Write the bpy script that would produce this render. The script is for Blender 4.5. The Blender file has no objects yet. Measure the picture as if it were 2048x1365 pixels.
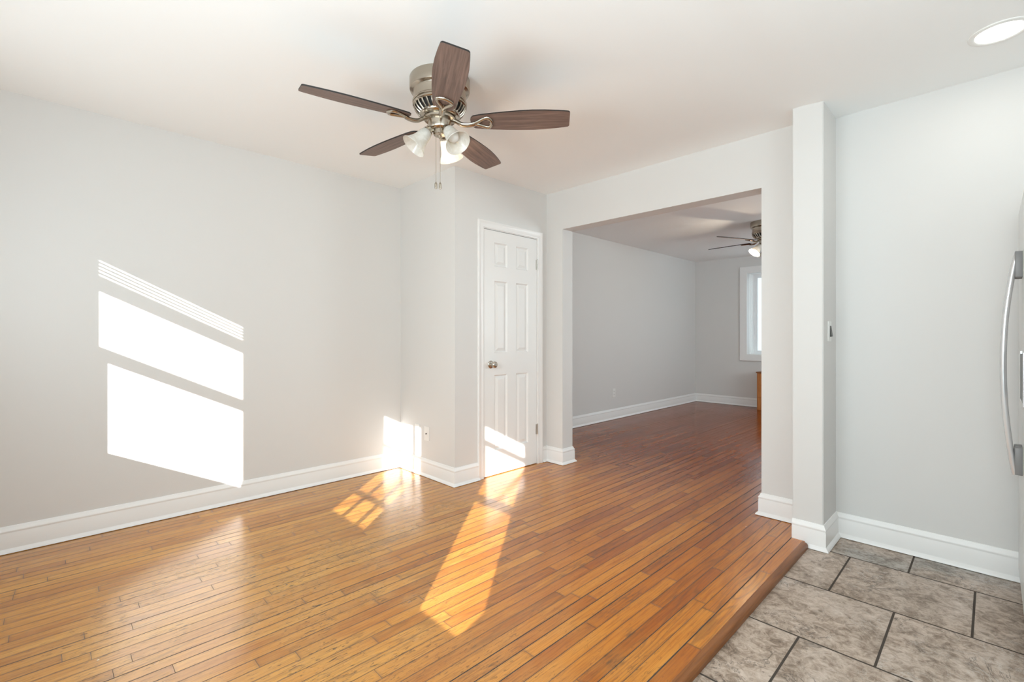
import bpy, bmesh, math, random
from mathutils import Vector, Matrix
random.seed(7)
S = bpy.context.scene
COL = S.collection
PI = math.pi
R = math.radians

# ------------------------------------------------------------------ camera
F_PX, YAW, Y0, CAM_H = 942.97, R(45.568), 672.1, 1.1463
cd = bpy.data.cameras.new('camera')
cam = bpy.data.objects.new('camera', cd); COL.objects.link(cam)
cd.sensor_fit = 'HORIZONTAL'; cd.sensor_width = 36.0
cd.lens = F_PX * 36.0 / 2048.0
cd.shift_y = (Y0 - 682.5) / 2048.0
cd.clip_start = 0.01; cd.clip_end = 100
cam.location = (0, 0, CAM_H)
cam.rotation_euler = (PI/2, 0, YAW - PI/2)
S.camera = cam
S.view_settings.view_transform = 'Standard'
S.view_settings.look = 'None'
S.view_settings.gamma = 1.0
S.view_settings.use_curve_mapping = False
S.view_settings.exposure = 0.38
S.cycles.max_bounces = 16
S.cycles.diffuse_bounces = 12
S.cycles.glossy_bounces = 6
S.cycles.transmission_bounces = 10
S.cycles.transparent_max_bounces = 12
S.cycles.sample_clamp_indirect = 6.0
S.cycles.use_denoising = True

# ------------------------------------------------------------------ sky, sun, daylight through the windows, plus added fill lamps
W = bpy.data.worlds.new('sky'); S.world = W; W.use_nodes = True
bg = W.node_tree.nodes['Background']
bg.inputs[0].default_value = (0.80, 0.92, 1.0, 1); bg.inputs[1].default_value = 1.1

SUN_DIR = Vector((1.0, 0.83, -0.51)).normalized()
sl = bpy.data.lights.new('sun', 'SUN'); sun = bpy.data.objects.new('sun', sl); COL.objects.link(sun)
sl.energy = 12.0; sl.angle = R(0.32); sl.color = (1.0, 0.97, 0.92)
sun.rotation_euler = SUN_DIR.to_track_quat('-Z', 'Y').to_euler()
sun.location = (-6, -4, 5)

def daylight_or_fill(name, loc, direction, sx, sy, watts, col=(0.83, 0.955, 1.0)):
    l = bpy.data.lights.new(name, 'AREA'); l.shape = 'RECTANGLE'; l.size = sx; l.size_y = sy
    l.energy = watts; l.color = col
    o = bpy.data.objects.new(name, l); COL.objects.link(o)
    o.location = loc; o.rotation_euler = Vector(direction).to_track_quat('-Z', 'Z').to_euler()
    return o
XB = -0.6            # inner face of the wall behind the camera
# upward tilt added to these lamps to brighten the ceilings
daylight_or_fill('daylight_dining_window', (XB + .03, 2.65, 1.46), (1, 0, .15), .62, 1.1, 4.0)
daylight_or_fill('daylight_back_door', (XB + .03, 1.22, 1.40), (1, 0, .10), .45, .8, 18)
daylight_or_fill('daylight_small_window', (XB + .03, .08, 1.46), (1, 0, .05), .36, 1.1, 22)
daylight_or_fill('fill_kitchen_side', (.75, -.84, 1.55), (0, 1, .8), 1.4, .95, 13)  # added fill lamp for the kitchen side, set at an invented opening
daylight_or_fill('fill_front_room', (5.6, -1.18, 1.5), (0, 1, .6), 1.6, 1.2, 46)  # added fill lamp for the far room, set at an invented opening

# ------------------------------------------------------------------ dimensions
H = 2.44                       # ceiling
ZT = -0.031                    # tile level, a little under the wood floor
YL, XC, YD, XO, XK, YP, XP = 3.643, 2.201, 2.867, 3.256, 3.318, 0.650, 3.023
YPL = 0.800                    # pier left face
OPL, OPR, ZO, XOB = 2.680, 1.038, 2.095, 3.398   # wide opening: jambs, head, back face
XF, YF = 8.10, 3.66            # far room: far wall, left wall
YR = -0.86                     # kitchen wall behind the refrigerator
YFR = -1.2                     # far room right wall

# ------------------------------------------------------------------ node helpers
def new_mat(name):
    m = bpy.data.materials.new(name); m.use_nodes = True
    nt = m.node_tree; b = nt.nodes['Principled BSDF']
    return m, nt, b
class N:
    def __init__(s, nt): s.nt = nt
    def node(s, t, **kw):
        n = s.nt.nodes.new(t)
        for k, v in kw.items(): setattr(n, k, v)
        return n
    def put(s, sock, v):
        if isinstance(v, bpy.types.NodeSocket): s.nt.links.new(v, sock)
        elif v is not None: sock.default_value = v
    def m(s, op, a, b=None, c=None, clamp=False):
        n = s.node('ShaderNodeMath', operation=op, use_clamp=clamp)
        s.put(n.inputs[0], a)
        if b is not None: s.put(n.inputs[1], b)
        if c is not None: s.put(n.inputs[2], c)
        return n.outputs[0]
    def pos(s):
        return s.node('ShaderNodeNewGeometry').outputs['Position']
    def obj(s):
        return s.node('ShaderNodeTexCoord').outputs['Object']
    def sep(s, v):
        n = s.node('ShaderNodeSeparateXYZ'); s.put(n.inputs[0], v); return n.outputs
    def comb(s, x, y, z=0.0):
        n = s.node('ShaderNodeCombineXYZ')
        for i, v in enumerate((x, y, z)): s.put(n.inputs[i], v)
        return n.outputs[0]
    def noise(s, vec, scale, detail=3, rough=.5, dist=0.0):
        n = s.node('ShaderNodeTexNoise'); s.put(n.inputs['Vector'], vec)
        n.inputs['Scale'].default_value = scale; n.inputs['Detail'].default_value = detail
        n.inputs['Roughness'].default_value = rough; n.inputs['Distortion'].default_value = dist
        return n.outputs[0]
    def wn(s, v):
        n = s.node('ShaderNodeTexWhiteNoise', noise_dimensions='3D'); s.put(n.inputs['Vector'], v)
        return n.outputs['Value']
    def ramp(s, f, stops, interp='LINEAR'):
        n = s.node('ShaderNodeValToRGB'); s.put(n.inputs[0], f); cr = n.color_ramp; cr.interpolation = interp
        while len(cr.elements) < len(stops): cr.elements.new(.5)
        for e, (p, c) in zip(cr.elements, stops):
            e.position = p; e.color = (c, c, c, 1) if not hasattr(c, '__len__') else (*c, 1)
        return n.outputs[0]
    def sstep(s, v, a, b):
        n = s.node('ShaderNodeMapRange', interpolation_type='SMOOTHSTEP'); s.put(n.inputs['Value'], v)
        n.inputs['From Min'].default_value = a; n.inputs['From Max'].default_value = b
        return n.outputs[0]
    def mix(s, f, a, b, mode='MIX'):
        n = s.node('ShaderNodeMix', data_type='RGBA', blend_type=mode)
        s.put(n.inputs[0], f)
        for i, v in ((6, a), (7, b)):
            s.put(n.inputs[i], v if isinstance(v, bpy.types.NodeSocket) else (*v, 1))
        return n.outputs[2]
    def bump(s, h, strength, dist=.01):
        n = s.node('ShaderNodeBump'); s.put(n.inputs['Height'], h)
        n.inputs['Strength'].default_value = strength; n.inputs['Distance'].default_value = dist
        return n.outputs[0]
    def scale(s, vec, xyz):
        n = s.node('ShaderNodeMapping'); s.put(n.inputs['Vector'], vec); n.inputs['Scale'].default_value = xyz
        return n.outputs[0]

def srgb(r, g, b):
    f = lambda c: (c/255/12.92) if c <= 10 else ((c/255 + .055)/1.055)**2.4
    return (f(r), f(g), f(b))

def paint(name, col, rough=.55, bump=.06, scale=180, spec=.5):
    m, nt, b = new_mat(name); n = N(nt)
    v = n.pos()
    big = n.noise(v, 1.3, 2)
    c = n.mix(n.m('MULTIPLY', big, .05), col, tuple(x*.8 for x in col))
    n.put(b.inputs['Base Color'], c); b.inputs['Roughness'].default_value = rough
    b.inputs['Specular IOR Level'].default_value = spec
    n.put(b.inputs['Normal'], n.bump(n.noise(v, scale, 2), bump, .002))
    return m

M = {}
M['wall'] = paint('wall_paint', (.712, .708, .694), .55)
M['ceiling'] = paint('ceiling_paint', (.915, .93, .93), .8, .05)
M['trim'] = paint('trim_paint', (.86, .86, .85), .32, .02, 60)
M['door'] = paint('door_paint', (.84, .84, .825), .35, .02, 60)

# ---- old strip oak floor, boards along X
def floor_material():
    m, nt, b = new_mat('strip_oak_floor'); n = N(nt)
    P = n.pos(); X, Y, Z = n.sep(P)[:3]
    w = .0572
    row_f = n.m('DIVIDE', Y, w); row = n.m('FLOOR', row_f); fy = n.m('FRACT', row_f)
    r1 = n.wn(n.comb(row, 3.7)); r2 = n.wn(n.comb(row, 11.3))
    L = n.m('MULTIPLY_ADD', r2, .75, .50)
    bx = n.m('ADD', n.m('DIVIDE', X, L), n.m('MULTIPLY', r1, 37.0))
    bid = n.m('FLOOR', bx); fx = n.m('FRACT', bx)
    t1 = n.wn(n.comb(row, bid, 1.0)); t2 = n.wn(n.comb(row, bid, 2.0)); t3 = n.wn(n.comb(row, bid, 3.0))
    # distance to board edges in metres
    ey = n.m('MULTIPLY', n.m('MINIMUM', fy, n.m('SUBTRACT', 1.0, fy)), w)
    ex = n.m('MULTIPLY', n.m('MINIMUM', fx, n.m('SUBTRACT', 1.0, fx)), L)
    seam_r = n.wn(n.comb(n.m('FLOOR', n.m('ADD', row_f, .5)), 5.5))          # one width per seam
    seam_w = n.m('MULTIPLY_ADD', n.m('POWER', seam_r, 3.0), .0023, .0011)
    gy = n.m('SUBTRACT', 1.0, n.m('DIVIDE', ey, seam_w), clamp=True)
    gx = n.m('SUBTRACT', 1.0, n.m('DIVIDE', ex, .0011), clamp=True)
    gap = n.m('MAXIMUM', n.m('SMOOTH_MIN', n.m('MULTIPLY', gy, 2.2), 1.0, .1), n.m('MULTIPLY', gx, 1.3), clamp=True)
    grime = n.m('MAXIMUM', n.m('SUBTRACT', 1.0, n.m('DIVIDE', ey, .007), clamp=True), n.m('SUBTRACT', 1.0, n.m('DIVIDE', ex, .012), clamp=True))
    # grain
    off = n.comb(n.m('MULTIPLY', t1, 40.0), n.m('MULTIPLY', t2, 40.0), n.m('MULTIPLY', t3, 9.0))
    va = n.node('ShaderNodeVectorMath', operation='ADD'); n.put(va.inputs[0], P); n.put(va.inputs[1], off); G = va.outputs[0]
    fine = n.noise(n.scale(G, (6, 190, 1)), 1.0, 4, .62)
    mid = n.noise(n.scale(G, (1.6, 26, 1)), 1.0, 3, .55, .6)
    cath = n.noise(n.scale(G, (1.1, 9, 1)), 1.0, 1.5, .45, .3)
    rings = n.m('ABSOLUTE', n.m('SUBTRACT', n.m('FRACT', n.m('MULTIPLY', cath, 11.0)), .5))
    rings = n.sstep(rings, .0, .22)
    # the finish is redder and darker towards the front room, honey towards the left wall
    big = n.noise(P, .55, 2)
    red0 = n.m('ADD', n.sstep(n.m('SUBTRACT', n.m('MULTIPLY', X, .55), n.m('MULTIPLY', Y, .9)), -2.0, .2), n.m('MULTIPLY', n.m('SUBTRACT', big, .5), .5), clamp=True)
    red = red0
    tone = n.m('ADD', n.m('MULTIPLY_ADD', t1, n.m('MULTIPLY_ADD', red0, .24, .44), n.m('MULTIPLY_ADD', red0, -.10, .27)), n.m('MULTIPLY', n.m('SUBTRACT', mid, .5), .55))
    col = n.ramp(tone, [(.0, srgb(150, 90, 38)), (.25, srgb(180, 118, 50)), (.5, srgb(198, 138, 64)), (.75, srgb(210, 154, 78)), (1., srgb(224, 176, 102))])
    col = n.mix(red, col, n.mix(1.0, col, (.96, .665, .32), 'MULTIPLY'))
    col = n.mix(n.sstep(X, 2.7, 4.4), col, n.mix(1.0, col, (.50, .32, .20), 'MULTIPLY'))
    fcol = n.mix(n.sstep(fine, .40, .68), (1, 1, 1), (.62, .52, .42))
    col = n.mix(.75, col, fcol, 'MULTIPLY')
    col = n.mix(n.m('MULTIPLY', n.m('SUBTRACT', 1.0, rings), n.m('MULTIPLY', n.sstep(t3, .45, .8), .45)), col, (.16, .062, .018))
    # worn traffic area with dark dents along the grain
    def spot(cx, cy, rx, ry):
        dx = n.m('DIVIDE', n.m('SUBTRACT', X, cx), rx); dy = n.m('DIVIDE', n.m('SUBTRACT', Y, cy), ry)
        return n.sstep(n.m('ADD', n.m('MULTIPLY', dx, dx), n.m('MULTIPLY', dy, dy)), 1.25, .15)
    worn = n.m('MAXIMUM', spot(.66, 2.15, .85, 1.05), n.m('MAXIMUM', spot(1.45, 2.55, .75, .42), n.m('MULTIPLY', spot(.9, 1.1, .9, .7), .55)))
    wn_ = n.m('MULTIPLY', worn, n.sstep(n.noise(P, 3.2, 3), .36, .62))
    dents = n.sstep(n.noise(n.scale(P, (24, 105, 1)), 1.0, 3, .62, .8), .585, .635)
    scr = n.sstep(n.noise(n.scale(P, (9, 240, 1)), 1.0, 3, .6, .5), .585, .65)
    dmask = n.m('MULTIPLY', n.m('MAXIMUM', dents, n.m('MULTIPLY', scr, .8)), n.m('MULTIPLY', n.sstep(X, 3.6, 2.4), n.m('MAXIMUM', wn_, .20)))
    col = n.mix(n.m('MULTIPLY', wn_, .35), col, srgb(204, 158, 98))
    col = n.mix(n.m('MULTIPLY', dmask, .90), col, (.050, .028, .014))
    # a few dark stains
    st = None
    for (cx, cy, rx, ry) in ((1.02, 2.70, .34, .035), (.86, 2.72, .06, .03), (1.36, 2.36, .16, .05), (1.20, 2.36, .28, .03), (1.05, .98, .10, .05), (1.42, .93, .05, .04), (1.60, .98, .04, .03), (.62, 2.95, .10, .04), (1.12, 1.22, .22, .03), (1.95, 1.45, .35, .04), (1.75, 1.12, .20, .05), (.95, 1.22, .20, .05), (1.5, 1.75, .3, .03), (2.3, 1.2, .25, .04)):
        q = spot(cx, cy, rx, ry); st = q if st is None else n.m('MAXIMUM', st, q)
    stn = n.sstep(n.noise(n.scale(P, (13, 95, 1)), 1.0, 5, .72), .44, .66)
    col = n.mix(n.m('MULTIPLY', n.m('MULTIPLY', st, stn), .62), col, (.055, .042, .032))
    # tiny white paint specks
    vo = n.node('ShaderNodeTexVoronoi'); n.put(vo.inputs['Vector'], P); vo.inputs['Scale'].default_value = 7.0
    sp = n.m('MULTIPLY', n.m('LESS_THAN', vo.outputs['Distance'], .028), n.m('MULTIPLY', n.m('LESS_THAN', X, 3.2), n.m('GREATER_THAN', n.sep(vo.outputs['Color'])[0], .84)))
    col = n.mix(n.m('MULTIPLY', sp, .75), col, (.75, .70, .62))
    col = n.mix(1.0, col, (1.0, .99, .76), 'MULTIPLY')
    col = n.mix(n.m('MULTIPLY', grime, .30), col, (.09, .045, .02))
    col = n.mix(n.m('MULTIPLY', gap, .95), col, (.012, .007, .003))
    n.put(b.inputs['Base Color'], col)
    ro = n.m('ADD', .13, n.m('MULTIPLY', n.noise(P, 5.0, 3), .12))
    ro = n.m('ADD', ro, n.m('MULTIPLY', wn_, .10)); ro = n.m('ADD', ro, n.m('MULTIPLY', gap, .5))
    n.put(b.inputs['Roughness'], ro)
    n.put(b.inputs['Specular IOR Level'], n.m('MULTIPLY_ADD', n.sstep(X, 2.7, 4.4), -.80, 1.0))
    cup = n.m('MULTIPLY', n.m('SUBTRACT', n.m('MULTIPLY', fy, fy), fy), .10)          # slight cupping of each strip
    hgt = n.m('ADD', n.m('SUBTRACT', n.m('MULTIPLY', fine, .10), gap), n.m('ADD', cup, n.m('MULTIPLY', t2, .15)))
    hgt = n.m('SUBTRACT', hgt, n.m('MULTIPLY', dmask, .3))
    bn = n.node('ShaderNodeBump'); n.put(bn.inputs['Height'], hgt); bn.inputs['Distance'].default_value = .003
    n.put(bn.inputs['Strength'], n.m('MULTIPLY_ADD', n.sstep(X, 4.4, 2.4), .22, .02))
    n.put(b.inputs['Normal'], bn.outputs[0])
    return m
M['oak'] = floor_material()

def tile_material():
    m, nt, b = new_mat('stone_tile_floor'); n = N(nt)
    P = n.pos(); X, Y, Z = n.sep(P)[:3]
    w = .474
    rf = n.m('DIVIDE', n.m('SUBTRACT', X, 3.040), w); row = n.m('FLOOR', rf); fx = n.m('FRACT', rf)
    odd = n.m('MULTIPLY', n.m('MODULO', n.m('ABSOLUTE', row), 2.0), .5)
    cf = n.m('ADD', n.m('DIVIDE', n.m('SUBTRACT', Y, .294), w), odd); cid = n.m('FLOOR', cf); fy = n.m('FRACT', cf)
    ex = n.m('MULTIPLY', n.m('MINIMUM', fx, n.m('SUBTRACT', 1.0, fx)), w)
    ey = n.m('MULTIPLY', n.m('MINIMUM', fy, n.m('SUBTRACT', 1.0, fy)), w)
    e = n.m('MINIMUM', ex, ey)
    grout = n.sstep(e, .0048, .0034)
    t1 = n.wn(n.comb(row, cid, 1.0)); t2 = n.wn(n.comb(row, cid, 2.0)); t3 = n.wn(n.comb(row, cid, 3.0))
    off = n.comb(n.m('MULTIPLY', t1, 20.0), n.m('MULTIPLY', t2, 20.0), n.m('MULTIPLY', t3, 20.0))
    va = n.node('ShaderNodeVectorMath', operation='ADD'); n.put(va.inputs[0], P); n.put(va.inputs[1], off); G = va.outputs[0]
    a = n.noise(n.scale(G, (1.05, 1, 1)), 6.0, 6, .68, .9)
    fine = n.noise(n.scale(G, (1.1, .95, 1)), 30.0, 6, .76, .8)
    c = n.ramp(n.m('ADD', n.m('MULTIPLY', a, .46), n.m('MULTIPLY', fine, .55)), [(.34, srgb(92, 77, 64)), (.44, srgb(140, 122, 106)), (.52, srgb(180, 162, 146)), (.60, srgb(202, 186, 172)), (.72, srgb(220, 208, 196))])
    vein_n = n.noise(n.scale(G, (1.0, .8, 1)), 4.5, 6, .66, 1.2)
    vein = n.sstep(n.m('ABSOLUTE', n.m('SUBTRACT', vein_n, .5)), .013, .0)
    vmask = n.sstep(n.noise(G, 3.1, 2), .46, .62)
    c = n.mix(n.m('MULTIPLY', n.m('MULTIPLY', vein, vmask), .75), c, srgb(70, 62, 56))
    light_n = n.noise(n.scale(G, (1.2, 1, 1)), 6.0, 6, .66, 1.4)
    lv = n.m('MULTIPLY', n.sstep(n.m('ABSOLUTE', n.m('SUBTRACT', light_n, .5)), .02, .0), n.sstep(n.noise(G, 2.4, 2), .5, .66))
    c = n.mix(n.m('MULTIPLY', lv, .6), c, srgb(205, 198, 190))
    grey = n.m('MULTIPLY', n.sstep(n.noise(G, 2.0, 2), .42, .6), n.m('MULTIPLY_ADD', n.m('GREATER_THAN', row, -.5), .75, .12))
    c = n.mix(grey, c, n.mix(1.0, c, (.80, .92, 1.02), 'MULTIPLY'))
    c = n.mix(grout, c, srgb(72, 64, 57))
    n.put(b.inputs['Base Color'], c)
    n.put(b.inputs['Roughness'], n.m('ADD', .38, n.m('MULTIPLY', grout, .5)))
    b.inputs['Specular IOR Level'].default_value = .4
    h = n.m('ADD', n.m('MULTIPLY', a, .5), n.m('MULTIPLY', fine, .35)); h = n.m('SUBTRACT', h, n.m('MULTIPLY', vein, .15)); h = n.m('SUBTRACT', h, grout)
    n.put(b.inputs['Normal'], n.bump(h, .35, .003))
    return m
M['tile'] = tile_material()

def wood(name, dark, light, rough=.4, scale=(3, 60, 60), spec=.4, coord='obj'):
    m, nt, b = new_mat(name); n = N(nt)
    v = n.obj() if coord == 'obj' else n.pos()
    g = n.noise(n.scale(v, scale), 1.0, 4, .6, .8)
    g2 = n.noise(n.scale(v, tuple(s*4 if s > 10 else s*2 for s in scale)), 1.0, 3, .6)
    c = n.ramp(n.m('ADD', n.m('MULTIPLY', g, .7), n.m('MULTIPLY', g2, .3)), [(.3, dark), (.7, light)])
    n.put(b.inputs['Base Color'], c); b.inputs['Roughness'].default_value = rough
    b.inputs['Specular IOR Level'].default_value = spec
    n.put(b.inputs['Normal'], n.bump(g2, .08, .002))
    return m
M['walnut'] = wood('walnut_veneer', srgb(78, 61, 54), srgb(142, 117, 106), .42)
M['threshold'] = wood('stained_oak_nosing', srgb(100, 58, 28), srgb(158, 100, 54), .34, coord='pos')
M['chest'] = wood('orange_oak', srgb(158, 94, 48), srgb(214, 142, 80), .38, (40, 40, 3))

def metal(name, col, rough, dirn=(1, 1, 60), amount=.12):
    m, nt, b = new_mat(name); n = N(nt)
    v = n.obj(); g = n.noise(n.scale(v, dirn), 6.0, 3, .6)
    n.put(b.inputs['Base Color'], n.mix(g, tuple(c*.86 for c in col), col))
    b.inputs['Metallic'].default_value = 1.0
    n.put(b.inputs['Roughness'], n.m('MULTIPLY_ADD', g, amount, rough - amount/2))
    return m
M['nickel'] = metal('brushed_nickel', (.50, .445, .37), .24)
M['chrome'] = metal('polished_nickel', (.62, .58, .52), .16, (8, 8, 8), .05)
M['hinge'] = metal('satin_nickel', (.66, .64, .60), .30, (8, 8, 8), .05)

def plain(name, col, rough=.4, metallic=0.0, spec=.5):
    m, nt, b = new_mat(name); n = N(nt)
    g = n.noise(n.obj(), 40.0, 2)
    n.put(b.inputs['Base Color'], n.mix(n.m('MULTIPLY', g, .12), col, tuple(c*.85 for c in col)))
    b.inputs['Roughness'].default_value = rough; b.inputs['Metallic'].default_value = metallic
    b.inputs['Specular IOR Level'].default_value = spec
    return m
M['dark'] = plain('dark_recess', (.012, .010, .009), .7)
M['blade_edge'] = plain('dark_blade_edge', (.012, .009, .008), .5)
M['plastic'] = plain('white_plastic', (.84, .84, .82), .3)
M['slot'] = plain('outlet_slot', (.03, .03, .03), .5)
M['rocker'] = plain('shaded_rocker_dark_jack', (.055, .048, .040), .35)  # the rocker's shadow is put into this colour; the coax jack shares it
M['fridge'] = plain('silver_grey_enamel', (.70, .71, .71), .34, .15)
M['fridge_bar'] = plain('silver_bar', (.70, .71, .72), .25, .55)
M['fridge_bracket'] = plain('grey_bracket', (.24, .24, .24), .4)
M['gasket'] = plain('grey_gasket', (.16, .16, .16), .7)
M['black'] = plain('black_plastic', (.015, .015, .015), .3)
M['vinyl'] = plain('white_vinyl', (.85, .86, .87), .35)

def emissive(name, col, strength):
    m, nt, b = new_mat(name)
    b.inputs['Base Color'].default_value = (*col, 1)
    b.inputs['Emission Color'].default_value = (*col, 1); b.inputs['Emission Strength'].default_value = strength
    return m
M['bulb_on'] = emissive('lit_bulb', (1.0, .86, .66), 9.0)
M['lens_on'] = emissive('lit_lens', (1.0, .97, .90), 5.0)
M['bulb_off'] = plain('frosted_bulb', (.80, .79, .76), .35)

def shade_glass():
    m, nt, b = new_mat('alabaster_glass'); n = N(nt)
    nt.nodes.remove(b); out = nt.nodes['Material Output']
    v = n.obj(); sw = n.noise(v, 22.0, 4, .6, 2.0)
    c = n.mix(n.sstep(sw, .4, .65), (.86, .84, .79), (.95, .94, .91))
    d = n.node('ShaderNodeBsdfDiffuse'); n.put(d.inputs[0], c)
    t = n.node('ShaderNodeBsdfTranslucent'); n.put(t.inputs[0], c)
    g = n.node('ShaderNodeBsdfGlossy'); g.inputs['Roughness'].default_value = .25
    mx = n.node('ShaderNodeMixShader'); mx.inputs[0].default_value = .55
    nt.links.new(d.outputs[0], mx.inputs[1]); nt.links.new(t.outputs[0], mx.inputs[2])
    mg = n.node('ShaderNodeMixShader'); mg.inputs[0].default_value = .06
    nt.links.new(mx.outputs[0], mg.inputs[1]); nt.links.new(g.outputs[0], mg.inputs[2])
    nt.links.new(mg.outputs[0], out.inputs[0])
    return m
M['shade'] = shade_glass()
def pane_glass():
    m, nt, b = new_mat('window_glass'); n = N(nt)
    nt.nodes.remove(b); out = nt.nodes['Material Output']
    t = n.node('ShaderNodeBsdfTransparent'); t.inputs[0].default_value = (.96, .98, .97, 1)
    g = n.node('ShaderNodeBsdfGlossy'); g.inputs['Roughness'].default_value = .02
    mx = n.node('ShaderNodeMixShader'); mx.inputs[0].default_value = .05
    nt.links.new(t.outputs[0], mx.inputs[1]); nt.links.new(g.outputs[0], mx.inputs[2]); nt.links.new(mx.outputs[0], out.inputs[0])
    return m
M['glass'] = pane_glass()

# ------------------------------------------------------------------ mesh helpers
def link(name, bm, mat, parent=None, smooth=False, loc=None):
    me = bpy.data.meshes.new(name)
    bmesh.ops.recalc_face_normals(bm, faces=bm.faces[:])
    bm.to_mesh(me); bm.free()
    for mm in (mat if isinstance(mat, (list, tuple)) else [mat]): me.materials.append(mm)
    if smooth:
        for p in me.polygons: p.use_smooth = True
    o = bpy.data.objects.new(name, me); COL.objects.link(o)
    if parent: o.parent = parent
    if loc is not None: o.location = loc
    return o
def autosmooth(o, ang=35):
    me = o.data
    for p in me.polygons: p.use_smooth = True
    bm = bmesh.new(); bm.from_mesh(me)
    for e in bm.edges:
        e.smooth = not (len(e.link_faces) == 2 and e.calc_face_angle(0) > R(ang))
    bm.to_mesh(me); bm.free()
    return o
def box(bm, x0, x1, y0, y1, z0, z1, bevel=0.0, seg=2, mi=0):
    t = bmesh.new()
    bmesh.ops.create_cube(t, size=1.0)
    for v in t.verts:
        v.co = Vector(((x0+x1)/2 + v.co.x*(x1-x0), (y0+y1)/2 + v.co.y*(y1-y0), (z0+z1)/2 + v.co.z*(z1-z0)))
    if bevel: bmesh.ops.bevel(t, geom=t.edges[:], offset=bevel, segments=seg, affect='EDGES', profile=.5)
    merge(bm, t, mi)
def merge(bm, t, mi=0, mat=None):
    vm = {}
    for v in t.verts: vm[v] = bm.verts.new(mat @ v.co if mat else v.co)
    for f in t.faces:
        try:
            nf = bm.faces.new([vm[v] for v in f.verts]); nf.material_index = mi; nf.smooth = f.smooth
        except ValueError: pass
    t.free()
def lathe(bm, prof, seg=48, mat=None, mi=0):
    t = bmesh.new(); rings = []
    for r, z in prof:
        if r < 1e-6: rings.append([t.verts.new((0, 0, z))])
        else: rings.append([t.verts.new((r*math.cos(2*PI*k/seg), r*math.sin(2*PI*k/seg), z)) for k in range(seg)])
    for a, b in zip(rings, rings[1:]):
        for k in range(seg):
            k2 = (k+1) % seg
            if len(a) == 1 and len(b) == 1: continue
            if len(a) == 1: t.faces.new((a[0], b[k], b[k2]))
            elif len(b) == 1: t.faces.new((a[k], b[0], a[k2]))
            else: t.faces.new((a[k], b[k], b[k2], a[k2]))
    merge(bm, t, mi, mat)
def tube(bm, pts, rad, seg=10, closed=False, sx=1.0, up=Vector((0, 0, 1)), mi=0):
    """swept tube; rad may be a list; sx flattens the section across its side axis"""
    pts = [Vector(p) for p in pts]; n = len(pts)
    rad = rad if isinstance(rad, (list, tuple)) else [rad]*n
    t = bmesh.new(); rings = []
    for i, p in enumerate(pts):
        if closed: d = pts[(i+1) % n] - pts[i-1]
        else: d = pts[min(i+1, n-1)] - pts[max(i-1, 0)]
        d.normalize(); s = d.cross(up)
        if s.length < 1e-4: s = d.cross(Vector((1, 0, 0)))
        s.normalize(); u = s.cross(d)
        rings.append([t.verts.new(p + s*(math.cos(2*PI*k/seg)*rad[i]*sx) + u*(math.sin(2*PI*k/seg)*rad[i])) for k in range(seg)])
    m = n if closed else n-1
    for i in range(m):
        a, b = rings[i], rings[(i+1) % n]
        for k in range(seg): t.faces.new((a[k], a[(k+1) % seg], b[(k+1) % seg], b[k]))
    if not closed: t.faces.new(rings[0]); t.faces.new(rings[-1][::-1])
    merge(bm, t, mi)
def spline(pts, n=6):
    P = [Vector(p) for p in pts]; out = []
    for i in range(len(P)-1):
        p0, p1, p2, p3 = P[max(i-1, 0)], P[i], P[i+1], P[min(i+2, len(P)-1)]
        for k in range(n):
            t = k/n
            out.append(.5*((2*p1) + (p2-p0)*t + (2*p0-5*p1+4*p2-p3)*t*t + (3*p1-p0-3*p2+p3)*t**3))
    out.append(P[-1]); return out
def sweep(bm, path, prof, side=1, cap=True):
    """vertical moulding swept along a 2-D wall line with mitred corners; prof = (offset from wall, z)"""
    path = [Vector(p) for p in path]; n = len(path); rings = []
    nor = []
    for a, b in zip(path, path[1:]):
        d = (b-a).normalized(); nor.append(Vector((-d.y, d.x))*side)
    for i, p in enumerate(path):
        if i == 0: o = nor[0]
        elif i == n-1: o = nor[-1]
        else:
            a, b = nor[i-1], nor[i]; o = (a+b)/(1 + a.dot(b))
        rings.append([bm.verts.new((p.x+o.x*k, p.y+o.y*k, z)) for k, z in prof])
    for a, b in zip(rings, rings[1:]):
        for k in range(len(prof)-1): bm.faces.new((a[k], a[k+1], b[k+1], b[k]))
        bm.faces.new((a[-1], a[0], b[0], b[-1]))
    if cap: bm.faces.new(rings[0]); bm.faces.new(rings[-1][::-1])
def struct(name, bm, mat, parent=None, label=None, smooth=False):
    o = link(name, bm, mat, parent)
    if parent is None: o['kind'] = 'structure'
    if label: o['label'] = label
    return o
def tag(o, label, cat, group=None):
    o['label'] = label; o['category'] = cat
    if group: o['group'] = group
    return o
def thing(name, label, cat, loc=(0, 0, 0), rotz=0, group=None):
    o = bpy.data.objects.new(name, None); COL.objects.link(o); o.empty_display_size = .1
    o.location = loc; o.rotation_euler = (0, 0, rotz)
    return tag(o, label, cat, group)
def wall_with_holes(bm, axis, p0, p1, a0, a1, z0, z1, holes):
    """axis 'x': wall normal is X between p0..p1 and spans Y a0..a1; holes = (a0,a1,z0,z1)"""
    A = sorted({a0, a1, *[h[0] for h in holes], *[h[1] for h in holes]})
    for s, e in zip(A, A[1:]):
        mid = (s+e)/2; cuts = sorted([(h[2], h[3]) for h in holes if h[0] < mid < h[1]])
        z = z0
        for (c0, c1) in cuts + [(z1, z1)]:
            if c0 > z + 1e-5:
                if axis == 'x': box(bm, p0, p1, s, e, z, c0)
                else: box(bm, s, e, p0, p1, z, c0)
            z = max(z, c1)

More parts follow.
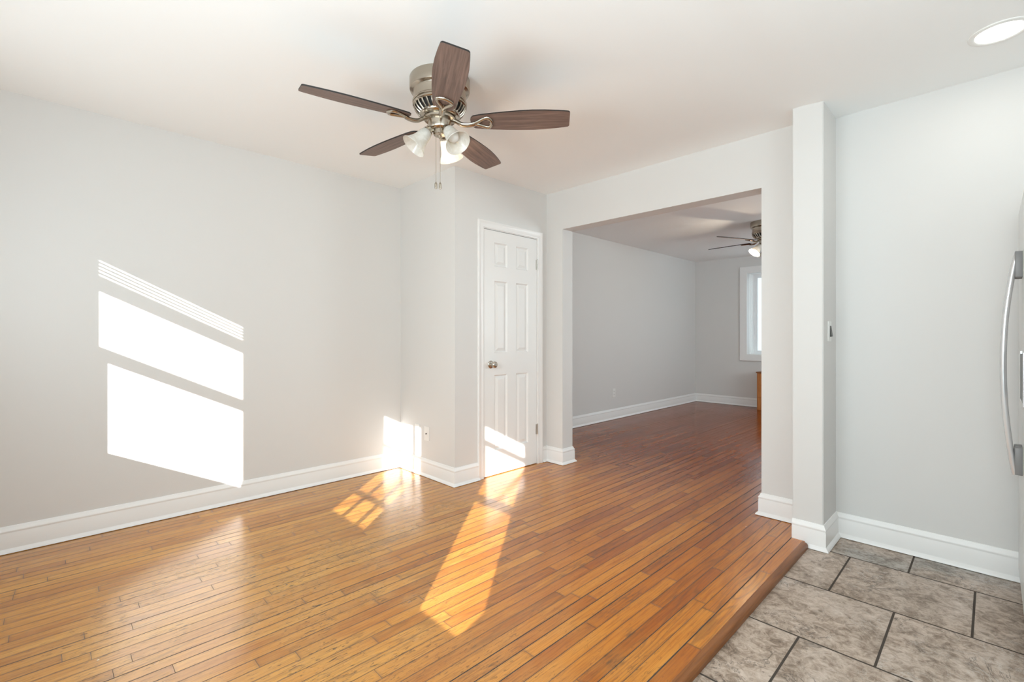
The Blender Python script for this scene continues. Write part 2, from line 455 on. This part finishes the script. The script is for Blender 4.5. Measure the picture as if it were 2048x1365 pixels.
# ------------------------------------------------------------------ room shell
bm = bmesh.new()
box(bm, XB-.15, XK+.03, .735, YL+.1, -.16, 0)
box(bm, XK+.03, 8.9, YFR-.1, YF+.1, -.16, 0)
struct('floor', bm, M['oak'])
bm = bmesh.new(); box(bm, XB-.15, XK+.02, YR-.1, .735, -.19, ZT); struct('floor_kitchen', bm, M['tile'])

# ceiling with the faint ridge where the old partition was taken out
bm = bmesh.new()
prof = [(YR-.1, H-.007), (.66, H-.007), (.70, H-.005), (.745, H-.0005), (.79, H), (.84, H), (YL+.1, H)]
lo = [[bm.verts.new((x, y, z)) for y, z in prof] for x in (XB-.15, XO+.07)]
hi = [[bm.verts.new((x, y, H+.15)) for y in (prof[0][0], prof[-1][0])] for x in (XB-.15, XO+.07)]
for k in range(len(prof)-1): bm.faces.new((lo[0][k], lo[0][k+1], lo[1][k+1], lo[1][k]))
bm.faces.new((hi[0][0], hi[0][1], hi[1][1], hi[1][0]))
bm.faces.new(lo[0] + hi[0][::-1]); bm.faces.new(lo[1] + hi[1][::-1])
bm.faces.new((lo[0][0], lo[1][0], hi[1][0], hi[0][0])); bm.faces.new((lo[0][-1], lo[1][-1], hi[1][1], hi[0][1]))
o = struct('ceiling', bm, M['ceiling']); autosmooth(o, 30)
bm = bmesh.new(); box(bm, XO+.075, 8.2, YFR-.1, YF+.1, H, H+.15); struct('ceiling_far', bm, M['ceiling'])

bm = bmesh.new(); box(bm, XB-.15, XC+.05, YL, YL+.12, -.1, H+.05); struct('wall_left', bm, M['wall'])
bm = bmesh.new(); box(bm, XC, XC+.1, YD, YL+.0, -.05, H+.02)
wall_with_holes(bm, 'y', YD, YD+.1, XC+.1, XO+.005, -.05, H+.02, [(2.470, 3.140, -.05, 2.030)])
struct('wall_closet', bm, M['wall'])
bm = bmesh.new()
box(bm, XO, XOB, OPL, YF+.02, -.05, H+.02)
box(bm, XO, XOB, OPR, OPL, ZO, H+.02)
box(bm, XO, XOB, YP+.06, OPR, -.05, H+.02)
struct('wall_opening', bm, M['wall'])
bm = bmesh.new(); box(bm, XK, XOB, YR-.1, YP, -.08, H+.02); struct('wall_kitchen', bm, M['wall'])
bm = bmesh.new(); box(bm, XP, XK+.01, YP, YPL, -.04, H+.01)
bmesh.ops.bevel(bm, geom=[e for e in bm.edges if abs(e.verts[0].co.z - e.verts[1].co.z) > 1 and e.verts[0].co.x < XP+.01], offset=.004, segments=2, affect='EDGES')
struct('wall_pier', bm, M['wall'])
# wall behind the camera with its window and door openings (this is where the sun comes in)
bm = bmesh.new()
wall_with_holes(bm, 'x', XB-.12, XB, YR-.1, YL, -.1, H+.02, [(2.20, 3.00, .85, 2.12), (.80, 1.62, ZT, 2.05), (-.24, .30, .83, 2.10)])
struct('wall_back', bm, M['wall'])
bm = bmesh.new()
wall_with_holes(bm, 'y', YR-.12, YR, XB, XK, -.08, H+.02, [(.0, 1.5, 1.05, 2.05)])  # unseen opening added for the kitchen fill lamp
struct('wall_right', bm, M['wall'])
bm = bmesh.new(); box(bm, XOB-.0, XF+.1, YF, YF+.12, -.05, H+.02); struct('wall_far_left', bm, M['wall'])
BAY = (.95, 2.800, .845, 2.165)       # y0,y1,z0,z1
bm = bmesh.new(); wall_with_holes(bm, 'x', XF, XF+.1, YFR-.1, YF, -.05, H+.02, [BAY]); struct('wall_far', bm, M['wall'])
bm = bmesh.new(); wall_with_holes(bm, 'y', YFR-.12, YFR, XOB, XF+.1, -.05, H+.02, [(4.8, 6.4, .9, 2.1)]); struct('wall_far_right', bm, M['wall'])  # unseen opening added for the far room fill lamp
# added sun block out of view, shields the added side openings
bm = bmesh.new(); box(bm, -3.4, 9.5, -3.6, -3.2, -.5, 6.0); struct('sun_block_wall', bm, M['wall'])

# ------------------------------------------------------------------ baseboards
BB = [(0, .003), (.030, .003), (.029, .008), (.025, .014), (.019, .020), (.0155, .024), (.015, .100), (.0135, .104), (.0135, .109), (.0155, .113), (.0145, .119), (.009, .126), (.007, .133), (.004, .139), (0, .140)]
def base(name, path, side, z0=0.0):
    bm = bmesh.new(); sweep(bm, path, [(a, z+z0) for a, z in BB], side)
    o = struct(name, bm, M['trim']); autosmooth(o, 40); return o
base('baseboard_left', [(XB, YL), (XC, YL), (XC, YD), (2.434, YD)], -1)
base('baseboard_opening_left', [(3.186, YD), (XO, YD), (XO, OPL), (XOB, OPL), (XOB, YF)], -1)
base('baseboard_opening_right', [(XOB, .2), (XOB, OPR), (XO, OPR), (XO, YPL+.001)], -1)
base('baseboard_pier', [(XP, YPL), (XP, YP), (XK, YP), (XK, -.80)], -1, ZT)
base('baseboard_far_left', [(XOB, YF), (XF, YF), (XF, YFR)], -1)

# wood reducer where the oak meets the tile
bm = bmesh.new()
pr = [(.742, ZT+.001), (.715, ZT+.001), (.7145, -.013), (.7175, -.0045), (.724, .0002), (.742, .0012), (.745, .0003)]
v0 = [bm.verts.new((XB+.002, y, z)) for y, z in pr]; v1 = [bm.verts.new((XP-.034, y, z)) for y, z in pr]
for k in range(len(pr)): bm.faces.new((v0[k], v0[(k+1) % len(pr)], v1[(k+1) % len(pr)], v1[k]))
bm.faces.new(v0); bm.faces.new(v1[::-1])
o = struct('trim_1', bm, M['threshold']); autosmooth(o, 50)

# ------------------------------------------------------------------ closet door
DX0, DX1, DZ0, DZ1 = 2.4925, 3.1175, .006, 2.0085
FY = YD - .002                                  # door face
door = bpy.data.objects.new('door_1', None); COL.objects.link(door); door['kind'] = 'structure'
door.location = (DX0, FY, 0)
bm = bmesh.new()
cols = [(2.607, 2.755), (2.858, 3.007)]
rows = [(.206, .824), (1.004, 1.598), (1.718, 1.914)]
def panel_face(bm):
    xs = sorted({DX0, DX1, *[c for p in cols for c in p]}); zs = sorted({DZ0, DZ1, *[c for p in rows for c in p]})
    g = {}
    def v(x, y, z):
        k = (round(x, 5), round(y, 5), round(z, 5))
        if k not in g: g[k] = bm.verts.new((x-DX0, y, z))
        return g[k]
    for x0, x1 in zip(xs, xs[1:]):
        for z0, z1 in zip(zs, zs[1:]):
            if (x0, x1) in cols and (z0, z1) in rows:
                # moulded panel: groove then bevel up to a raised field
                lv = [(0, 0), (.005, .006), (.011, .0115), (.015, .0115), (.040, .002)]
                for (i0, d0), (i1, d1) in zip(lv, lv[1:]):
                    q = lambda i, d: [(x0+i, d, z0+i), (x1-i, d, z0+i), (x1-i, d, z1-i), (x0+i, d, z1-i)]
                    A, B = [v(*p) for p in q(i0, d0)], [v(*p) for p in q(i1, d1)]
                    for k in range(4): bm.faces.new((A[k], A[(k+1) % 4], B[(k+1) % 4], B[k]))
                bm.faces.new(B)
            else: bm.faces.new([v(*p) for p in ((x0, 0, z0), (x1, 0, z0), (x1, 0, z1), (x0, 0, z1))])
panel_face(bm)
w = DX1-DX0
bk = [bm.verts.new(p) for p in ((0, .035, DZ0), (w, .035, DZ0), (w, .035, DZ1), (0, .035, DZ1))]
fr = [bm.verts.new(p) for p in ((0, 0, DZ0), (w, 0, DZ0), (w, 0, DZ1), (0, 0, DZ1))]
bm.faces.new(bk)
for k in range(4): bm.faces.new((fr[k], fr[(k+1) % 4], bk[(k+1) % 4], bk[k]))
bmesh.ops.remove_doubles(bm, verts=bm.verts, dist=1e-5)
link('door_slab', bm, M['door'], door)
# knob
bm = bmesh.new()
mk = Matrix.Translation((2.567-DX0, 0, .912)) @ Matrix.Rotation(R(90), 4, 'X')
lathe(bm, [(0, 0), (.032, 0), (.032, .003), (.028, .007), (.014, .010), (.0115, .014), (.0115, .024), (.016, .030), (.024, .036), (.0275, .045), (.0265, .054), (.021, .0605), (.010, .0635), (.009, .0620), (0, .0620)], 40, mk)
k = link('doorknob', bm, M['chrome'], door); autosmooth(k, 40); k['label'] = 'polished nickel doorknob'
for zc in (1.782, .309):
    bm = bmesh.new()
    x = DX1-DX0+.004
    for i in range(5):
        lathe(bm, [(0, 0), (.0062, 0), (.0062, .0165), (0, .0165)], 16, Matrix.Translation((x, -.006, zc-.0435+i*.0175)))
    lathe(bm, [(0, 0), (.004, .001), (.005, .005), (0, .007)], 12, Matrix.Translation((x, -.006, zc+.044)))
    box(bm, x-.016, x-.004, -.0022, .0, zc-.044, zc+.044)
    hh = link('hinge', bm, M['hinge'], door); autosmooth(hh, 40); hh['label'] = 'nickel butt hinge'
# jambs and casing
bm = bmesh.new()
J0, J1, JZ = 2.489, 3.121, 2.014
for x0, x1 in ((2.470, J0), (J1, 3.140)): box(bm, x0, x1, YD-.001, YD+.1, 0, 2.030)
box(bm, J0, J1, YD-.001, YD+.1, JZ, 2.030)
for x0, x1 in ((J0, J0+.012), (J1-.012, J1)): box(bm, x0, x1, YD+.036, YD+.06, 0, JZ)   # stops
box(bm, J0, J1, YD+.036, YD+.06, JZ-.012, JZ)
o = struct('trim_2', bm, M['trim'])
CAS = [(0, 0), (.000, .011), (.006, .013), (.012, .010), (.030, .011), (.042, .014), (.050, .019), (.056, .019), (.058, .016), (.058, 0)]
bm = bmesh.new()
C0, C1, CZ = 2.484, 3.126, 2.019
rings = []
for (x, z, dx, dz) in ((C0, 0, -1, 0), (C0, CZ, -1, 1), (C1, CZ, 1, 1), (C1, 0, 1, 0)):
    rings.append([bm.verts.new((x+dx*a, YD-h, z+dz*a)) for a, h in CAS])
for a, b_ in zip(rings, rings[1:]):
    for k in range(len(CAS)-1): bm.faces.new((a[k], a[k+1], b_[k+1], b_[k]))
bm.faces.new(rings[0]); bm.faces.new(rings[-1][::-1])
o = struct('trim_3', bm, M['trim']); autosmooth(o, 40)

# ------------------------------------------------------------------ windows behind the camera (they shape the sun patches)
def frame_plate(bm, Y0_, Y1_, Z0_, Z1_, holes):
    wall_with_holes(bm, 'x', XB-.022, XB-.002, Y0_, Y1_, Z0_, Z1_, holes)
bm = bmesh.new()
frame_plate(bm, 2.19, 3.01, .84, 2.13, [(2.335, 2.940, .887, 1.425), (2.335, 2.972, 1.496, 2.10)])
w2 = struct('window_2', bm, M['vinyl'])
bm = bmesh.new()
box(bm, XB-.030, XB-.010, 2.31, 2.99, 1.832, 1.902)                   # raised stack and bottom rail
link('blind_bottom_rail', bm, M['vinyl'], w2)
bm = bmesh.new()
z = 1.9135
while z < 2.10:
    if z < 2.032: box(bm, XB-.032, XB-.011, 2.31, 2.99, z-.0012, z+.0012)
    else: box(bm, XB-.030, XB-.014, 2.31, 2.99, z-.012, z+.012)
    z += .0205
link('blind_slats', bm, M['vinyl'], w2)
bm = bmesh.new()
holes = []
ys = [.985, 1.080, 1.108, 1.268, 1.296, 1.445]
zs = [.985, 1.120, 1.147, 1.336, 1.360, 1.550, 1.577, 1.817]
for k in range(0, 6, 2):
    for j in range(0, 8, 2): holes.append((ys[k], ys[k+1], zs[j], zs[j+1]))
frame_plate(bm, .795, 1.625, ZT, 2.06, holes)
struct('door_2', bm, M['door'])
bm = bmesh.new()
frame_plate(bm, -.25, .31, .82, 2.11, [(-.105, .262, .872, 1.386), (-.105, .275, 1.440, 1.852), (-.105, .280, 1.898, 2.01)])
t = bmesh.new()  # added corner wedge, cuts the sun patch of this window diagonally
a = [t.verts.new((XB-.02, y, z)) for y, z in ((.004, .868), (-.115, .868), (-.115, .982))]
b2 = [t.verts.new((XB-.004, v.co.y, v.co.z)) for v in a]
t.faces.new(a); t.faces.new(b2[::-1])
for k in range(3): t.faces.new((a[k], a[(k+1) % 3], b2[(k+1) % 3], b2[k]))
merge(bm, t)
struct('window_3', bm, M['vinyl'])

# ------------------------------------------------------------------ bay window of the far room
y0, y1, z0, z1 = BAY
XW = 8.42
bm = bmesh.new()
box(bm, XF+.1, XW+.05, y1, y1+.05, z0-.05, z1+.05)      # side panels, board and seat
box(bm, XF+.1, XW+.05, y0-.05, y0, z0-.05, z1+.05)
box(bm, XF+.1, XW+.05, y0, y1, z1, z1+.05)
box(bm, XF+.1, XW+.05, y0, y1, z0-.05, z0)
for xx in (8.24, 8.31): box(bm, xx, xx+.006, y1-.004, y1, z0, z1)
struct('wall_bay', bm, M['trim'])
bm = bmesh.new()
CW = .105
rings = []
prof = [(0, 0), (0, .012), (.02, .016), (.05, .018), (.08, .024), (.10, .026), (CW, .022), (CW, 0)]
for (y, z, dy, dz) in ((y0, z0, -1, -1), (y0, z1, -1, 1), (y1, z1, 1, 1), (y1, z0, 1, -1)):
    rings.append([bm.verts.new((XF-h, y+dy*a, z+dz*a)) for a, h in prof])
for i in range(4):
    a, b_ = rings[i], rings[(i+1) % 4]
    for k in range(len(prof)-1): bm.faces.new((a[k], a[k+1], b_[k+1], b_[k]))
o = struct('trim_4', bm, M['trim']); autosmooth(o, 40)
win = bpy.data.objects.new('window_1', None); COL.objects.link(win); win['kind'] = 'structure'; win.location = (XW, (y0+y1)/2, z0)
cy_ = (y0+y1)/2
bm = bmesh.new()
def ring_frame(bm, xa, xb, ya, yb, za, zb, t):
    box(bm, xa, xb, ya, ya+t, za, zb); box(bm, xa, xb, yb-t, yb, za, zb)
    box(bm, xa, xb, ya+t, yb-t, za, za+t); box(bm, xa, xb, ya+t, yb-t, zb-t, zb)
hw = (y1-y0)/2; hz = z1-z0
ring_frame(bm, -.02, .04, -hw, hw, 0, hz, .030)
for s in (-1, 1): box(bm, -.02, .04, s*hw*.36-.03, s*hw*.36+.03, .030, hz-.030)
link('window_frame', bm, M['vinyl'], win)
for ya, yb in ((-hw+.03, -hw*.36-.03), (-hw*.36+.03, hw*.36-.03), (hw*.36+.03, hw-.03)):
    bm = bmesh.new(); ring_frame(bm, -.012, .022, ya, yb, .030, hz-.030, .026)
    sh = link('sash', bm, M['vinyl'], win)
    bm = bmesh.new(); box(bm, .004, .010, ya+.022, yb-.022, .052, hz-.052); link('pane', bm, M['glass'], sh)

# ------------------------------------------------------------------ ceiling fan
FAN = (1.409, 1.958, H)
BLADE_AZ = 311.35
def blade_outline():
    half = [(.158, .020), (.163, .034), (.175, .046), (.21, .0535), (.27, .0605), (.34, .067), (.41, .0715), (.47, .073), (.53, .0705), (.59, .0645), (.630, .0590), (.644, .0565), (.650, .0515), (.652, .045)]
    return half + [(x, -y) for x, y in half[::-1]]
fan = thing('ceiling_fan', 'brushed nickel ceiling fan with five walnut blades and three glass shades in the near room', 'ceiling fan', FAN, 0, 'flush mount ceiling fans')
bm = bmesh.new()
lathe(bm, [(0, 0), (.149, 0), (.151, -.004), (.151, -.055), (.148, -.062), (.140, -.066), (.133, -.069), (.131, -.073), (.131, -.112), (.134, -.114), (.1365, -.118), (.1365, -.122), (.134, -.125), (.131, -.126), (.131, -.130), (.1345, -.132), (.135, -.137), (.130, -.141), (.124, -.142)], 72)
o = link('motor_housing', bm, M['nickel'], fan); autosmooth(o, 30)
bm = bmesh.new(); lathe(bm, [(.120, -.140), (.112, -.160), (.094, -.182), (.070, -.186), (0, -.186)], 48)
link('vent_core', bm, M['dark'], fan)
bm = bmesh.new()
for k in range(30):
    a = 2*PI*k/30
    pts = [Vector((r*math.cos(a+t), r*math.sin(a+t), z)) for r, z, t in ((.127, -.141, 0), (.124, -.152, .015), (.115, -.166, .03), (.100, -.179, .045))]
    tube(bm, pts, .0046, 6)
lathe(bm, [(.103, -.176), (.101, -.184), (.094, -.190), (.080, -.191), (.080, -.186), (.094, -.182)], 60)
o = link('vent_ribs', bm, M['nickel'], fan); autosmooth(o, 40)
bm = bmesh.new()
lathe(bm, [(.070, -.186), (.078, -.190), (.080, -.198), (.078, -.206), (.058, -.208), (.0575, -.243), (.054, -.250), (.046, -.254), (.034, -.256), (.0335, -.276), (.030, -.281), (.012, -.284), (.008, -.292), (.004, -.298), (0, -.299)], 60)
o = link('switch_housing', bm, M['nickel'], fan); autosmooth(o, 30)
bm_lab = []
for i in range(5):
    bm = bmesh.new()
    ol = blade_outline(); th = .0032
    top = [bm.verts.new((x, y, th)) for x, y in ol]; bot = [bm.verts.new((x, y, -th)) for x, y in ol]
    bm.faces.new(top); bm.faces.new(bot[::-1])
    for k in range(len(ol)):
        f = bm.faces.new((top[k], bot[k], bot[(k+1) % len(ol)], top[(k+1) % len(ol)])); f.material_index = 1
    if i == 0: blade_me = None
    bl = link('blade', bm, [M['walnut'], M['blade_edge']], fan)
    if i: 
        old = bl.data; bl.data = blade0.data; bpy.data.meshes.remove(old)
    else: blade0 = bl
    az = R(BLADE_AZ + 72*i)
    bl.matrix_local = Matrix.Rotation(az, 4, 'Z') @ Matrix.Translation((0, 0, -.217)) @ Matrix.Rotation(R(-12), 4, 'X')
    if i == 0:
        bm = bmesh.new()
        tube(bm, spline([(.060, 0, .016), (.085, 0, .004), (.115, 0, -.014), (.150, 0, -.018), (.178, 0, -.0125)]), .0100, 10, sx=1.45)
        # open fan-shaped bracket under the blade
        loop = spline([(.172, 0, -.011), (.196, .012, -.009), (.228, .032, -.0075), (.246, .036, -.007), (.256, .026, -.007), (.262, .010, -.007), (.2635, 0, -.007),
                       (.262, -.010, -.007), (.256, -.026, -.007), (.246, -.036, -.007), (.228, -.032, -.0075), (.196, -.012, -.009), (.172, 0, -.011)], 4)
        tube(bm, loop[:-1], .0078, 8, closed=True, sx=1.1)
        for yy in (-.026, 0, .026): lathe(bm, [(0, -.0125), (.0045, -.0115), (.006, -.009), (.006, -.004), (0, -.004)], 12, Matrix.Translation((.250 if yy else .258, yy, -.001)))
        tube(bm, [(.18, 0, -.0075), (.205, 0, -.006)], [.004, .002], 8)
        irn = link('blade_iron', bm, M['nickel'], bl); autosmooth(irn, 45); iron0 = irn
    else:
        irn = iron0.copy(); COL.objects.link(irn); irn.parent = bl
SHADE = [(.0225, 0), (.028, .006), (.0315, .018), (.034, .036), (.037, .055), (.0425, .074), (.0515, .092), (.060, .104), (.0655, .112), (.0640, .1135), (.0585, .1055), (.0495, .0925), (.0405, .0745), (.035, .055), (.032, .036), (.0295, .018), (.026, .008), (.0215, .003)]
for i, az in enumerate((27, 155, 275)):
    tilt = 40
    base_m = Matrix.Rotation(R(az), 4, 'Z') @ Matrix.Translation((.060, 0, -.268)) @ Matrix.Rotation(R(180 - tilt), 4, 'Y')
    bm = bmesh.new(); lathe(bm, SHADE, 48)
    shd = link('glass_shade', bm, M['shade'], fan); autosmooth(shd, 60); shd.matrix_local = base_m
    bm = bmesh.new()
    lathe(bm, [(0, -.022), (.014, -.022), (.018, -.018), (.019, -.006), (.026, -.003), (.027, .010), (.025, .010), (.020, .0), (0, .0)], 32)
    inv = base_m.inverted()
    tube(bm, [inv @ (Matrix.Rotation(R(az), 4, 'Z') @ Vector(p)) for p in spline([(.025, 0, -.262), (.040, 0, -.256), (.050, 0, -.253), (.056, 0, -.256)])], .008, 10)
    o = link('socket', bm, M['nickel'], shd); autosmooth(o, 35)
    bm = bmesh.new()
    lathe(bm, [(0, .004), (.012, .006), (.013, .022), (.021, .038), (.027, .054), (.027, .066), (.021, .079), (.010, .086), (0, .088)], 32)
    o = link('light_bulb', bm, M['bulb_on'] if i == 0 else M['bulb_off'], shd, True)
    if i == 0: o['label'] = 'lit bulb'
# two pull chains on the camera side
fwd = Vector((math.cos(YAW), math.sin(YAW), 0)); rgt = Vector((math.sin(YAW), -math.cos(YAW), 0))
for lat, end in ((-.012, -.567), (.009, -.569)):
    p = -fwd*.050 + rgt*lat
    bm = bmesh.new()
    z = -.247
    tube(bm, [(p.x*.9, p.y*.9, -.244), (p.x, p.y, -.252), (p.x, p.y, end+.034)], .0011, 6)
    while z > end+.036:
        lathe(bm, [(0, .0019), (.0016, .0010), (.0016, -.0010), (0, -.0019)], 6, Matrix.Translation((p.x, p.y, z))); z -= .0052
    ch = link('pull_chain', bm, M['nickel'], fan)
    bm = bmesh.new()
    lathe(bm, [(0, .036), (.0025, .036), (.0035, .032), (.0062, .029), (.0068, .024), (.0066, .008), (.0055, .002), (0, 0)], 20, Matrix.Translation((p.x, p.y, end)))
    o = link('chain_fob', bm, M['nickel'], ch); autosmooth(o, 40)

def copy_tree(o, parent=None):
    c = o.copy(); COL.objects.link(c)
    if parent: c.parent = parent
    for k in list(o.children): copy_tree(k, c)
    return c
fan2 = copy_tree(fan)
fan2.location = (5.795, 1.81, H); fan2.rotation_euler = (0, 0, R(-11.35))
fan2['label'] = 'ceiling fan with a lit glass shade in the far room, half hidden by the opening'
for c in fan2.children:
    for g in c.children:
        if g.name.startswith('light_bulb'):
            on = abs(c.matrix_local.translation.x*math.cos(R(155)) + c.matrix_local.translation.y*math.sin(R(155)) - .06) < .005
            g.material_slots[0].link = 'OBJECT'; g.material_slots[0].material = M['bulb_on'] if on else M['bulb_off']
            if on: g['label'] = 'lit bulb'
            elif 'label' in g: del g['label']
def bulb_light(name, loc, w, r=.02, col=(1.0, .84, .62)):
    l = bpy.data.lights.new(name, 'POINT'); l.energy = w; l.shadow_soft_size = r; l.color = col
    o = bpy.data.objects.new(name, l); COL.objects.link(o); o.location = loc
def shade_mouth(c, rotz, az, tilt, s=.124):
    a = R(az) + rotz; d = Vector((math.cos(a)*math.sin(R(tilt)), math.sin(a)*math.sin(R(tilt)), -math.cos(R(tilt))))
    return Vector(c) + Vector((math.cos(a)*.06, math.sin(a)*.06, -.268)) + d*s
bulb_light('bulb_glow_near', shade_mouth(FAN, 0, 27, 40), 2.0)
bulb_light('bulb_glow_far', shade_mouth((5.795, 1.81, H), R(-11.35), 155, 40), 6.0)

# ------------------------------------------------------------------ recessed light
rl = thing('recessed_light', 'round white recessed ceiling light, lit, above the tiled kitchen floor', 'ceiling light', (2.868, -.020, H-.007))
bm = bmesh.new(); lathe(bm, [(.098, 0), (.0975, -.004), (.092, -.0065), (.080, -.006), (.076, -.003), (.076, 0), (.098, 0)], 64)
autosmooth(link('trim_ring', bm, M['plastic'], rl), 40)
bm = bmesh.new(); lathe(bm, [(.0762, -.001), (.0755, -.0035), (0, -.0038)], 64); link('lens', bm, M['lens_on'], rl)
def can(name, x, y, w):
    l = bpy.data.lights.new(name, 'AREA'); l.shape = 'DISK'; l.size = .15; l.energy = w; l.color = (1.0, .96, .88)
    o = bpy.data.objects.new(name, l); COL.objects.link(o); o.location = (x, y, H-.014)
can('recessed_glow', 2.868, -.02, .7)

# ------------------------------------------------------------------ outlets and switch
def plate(name, label, cat, loc, rotz, group=None):
    t = thing(name, label, cat, loc, rotz, group)
    bm = bmesh.new(); box(bm, -.035, .035, -.0055, 0, -.0575, .0575, .0025, 2)
    link('cover_plate', bm, M['plastic'], t); return t
def duplex(t):
    for s in (-1, 1):
        bm = bmesh.new(); box(bm, -.017, .017, -.0085, -.005, s*.020-.0135, s*.020+.0135, .003, 2)
        r = link('receptacle', bm, M['plastic'], t)
        bm = bmesh.new()
        for dx in (-.0065, .0065): box(bm, dx-.0013, dx+.0013, -.0089, -.0080, s*.020-.003, s*.020+.006)
        lathe(bm, [(0, 0), (.0024, 0), (.0024, .0006), (0, .0006)], 12, Matrix.Translation((0, -.0083, s*.020-.0078)) @ Matrix.Rotation(R(90), 4, 'X'))
        link('slots', bm, M['slot'], r)
# wall faces: closet side wall faces -X (rotz +90deg turns -Y to +X, so -90)
t = plate('wall_outlet', 'white duplex outlet low on the closet side wall, in the sun patch', 'outlet', (XC, 3.375, .350), R(-90), 'white wall plates'); duplex(t)
t = plate('cable_outlet', 'white coax wall plate low on the closet side wall, nearest the outside corner', 'outlet', (XC, 3.236, .347), R(-90), 'white wall plates')
bm = bmesh.new(); lathe(bm, [(0, 0), (.0048, 0), (.0048, .009), (.003, .0092), (0, .0092)], 16, Matrix.Translation((0, -.005, 0)) @ Matrix.Rotation(R(90), 4, 'X'))
link('coax_jack', bm, M['rocker'], t)
t = plate('wall_outlet', 'white duplex outlet low on the left wall of the far room', 'outlet', (5.553, YF, .360), 0, 'white wall plates'); duplex(t)
t = plate('light_switch', 'white light switch with its rocker painted shadow dark on the narrow side of the pier', 'light switch', (3.150, YP, 1.172), 0)
bm = bmesh.new(); box(bm, -.017, .017, -.0075, -.005, -.0335, .0335, .001, 1); link('switch_frame', bm, M['plastic'], t)
bm = bmesh.new()
va = [bm.verts.new(p) for p in ((-.0155, -.007, .031), (.0155, -.007, .031), (.0155, -.007, -.031), (-.0155, -.007, -.031), (-.0155, -.0085, .031), (.0155, -.0085, .031), (.0155, -.0165, -.029), (-.0155, -.0165, -.029))]
for f in ((0, 1, 2, 3), (4, 5, 6, 7), (0, 1, 5, 4), (2, 3, 7, 6), (1, 2, 6, 5), (0, 3, 7, 4)): bm.faces.new([va[i] for i in f])
o = link('rocker', bm, M['rocker'], t); o['label'] = 'rocker painted in its shadow tone'

# ------------------------------------------------------------------ refrigerator
FX0, FX1, FYF = 2.385, 3.282, -.085
fr_ = thing('refrigerator', 'silver grey side by side refrigerator at the right edge, against the kitchen wall', 'refrigerator', ((FX0+FX1)/2, -.45, ZT))
def loc(bm, name, mat, parent=fr_, sm=None):
    for v in bm.verts: v.co -= fr_.location
    o = link(name, bm, mat, parent)
    if sm: autosmooth(o, sm)
    return o
bm = bmesh.new(); box(bm, FX0, FX1, -.80, -.165, ZT+.03, 1.735, .006); 
for xx in (FX0+.06, FX1-.06):
    for yy in (-.74, -.22): lathe(bm, [(0, 0), (.02, 0), (.02, .03), (0, .03)], 16, Matrix.Translation((xx, yy, ZT)))
loc(bm, 'cabinet', M['fridge'])
bm = bmesh.new(); box(bm, FX0+.01, FX1-.01, -.166, -.150, .04, 1.725); loc(bm, 'door_gasket', M['gasket'])
bm = bmesh.new(); box(bm, FX0+.01, FX1-.01, -.165, -.13, ZT+.012, .032, .004); loc(bm, 'toe_grille', M['gasket'])
doors = []
XS = 2.862
for xa, xb in ((FX0+.002, XS-.003), (XS+.003, FX1-.002)):
    bm = bmesh.new(); box(bm, xa, xb, -.150, FYF, .036, 1.730, .012, 4); doors.append(loc(bm, 'door', M['fridge'], sm=50))
def handle(xc, d):
    bm = bmesh.new()
    pts = spline([(xc, -.072, 1.492), (xc, -.055, 1.40), (xc, -.036, 1.22), (xc, -.030, 1.035), (xc, -.035, .85), (xc, -.051, .67), (xc, -.064, .578)], 6)
    tube(bm, pts, .0105, 14, sx=1.5, up=Vector((0, 1, 0)))
    hd = loc(bm, 'handle', M['fridge_bar'], d, 50)
    hd.parent = d
    for za, zb in ((1.385, 1.492), (.578, .690)):
        bm = bmesh.new(); box(bm, xc-.018, xc+.018, FYF-.002, -.062, za, zb, .004)
        loc(bm, 'handle_bracket', M['fridge_bracket'], hd, 50)['label'] = 'grey handle bracket'
handle(2.895, doors[1]); handle(2.829, doors[0])
bm = bmesh.new()
box(bm, 2.50, 2.790, FYF-.001, FYF+.003, .80, 1.175, .001, 1)
dsp = loc(bm, 'dispenser', M['fridge'], doors[0])
bm = bmesh.new(); box(bm, 2.53, 2.785, FYF+.002, FYF+.0085, .895, 1.075, .002, 1); loc(bm, 'dispenser_recess', M['black'], dsp)
for xa, xb, za, zb in ((2.7855, 2.789, .885, 1.085), (2.525, 2.5285, .885, 1.085)):
    bm = bmesh.new(); box(bm, xa, xb, FYF+.002, FYF+.009, za, zb, .001, 1)
    loc(bm, 'dispenser_bezel', M['fridge_bar'], dsp)

# ------------------------------------------------------------------ low wooden chest in the far room
cx0, cx1, cy0, cy1, ch = 7.80, 8.06, 1.35, 2.565, .59
chest = thing('wooden_chest', 'low orange oak chest of three drawers by the far wall under the window', 'chest of drawers', ((cx0+cx1)/2, (cy0+cy1)/2, 0))
def lc(bm, name, mat, parent=chest):
    for v in bm.verts: v.co -= chest.location
    return link(name, bm, mat, parent)
bm = bmesh.new(); box(bm, cx0+.012, cx1, cy0+.01, cy1-.01, 0, ch-.02); lc(bm, 'carcass', M['chest'])
bm = bmesh.new(); box(bm, cx0-.006, cx1, cy0, cy1, ch-.02, ch, .003); lc(bm, 'chest_top', M['threshold'])
for k in range(3):
    za = .012 + k*.186
    bm = bmesh.new(); box(bm, cx0-.002, cx0+.013, cy0+.03, cy1-.028, za, za+.178, .003); d = lc(bm, 'drawer', M['chest'])
    for yy in (cy0+.35, cy1-.35):
        bm = bmesh.new(); lathe(bm, [(0, .0), (.007, 0), (.007, .012), (.015, .018), (.015, .024), (0, .028)], 16, Matrix.Translation((cx0-.002, yy, za+.089)) @ Matrix.Rotation(R(-90), 4, 'Y'))
        lc(bm, 'drawer_knob', M['threshold'], d)
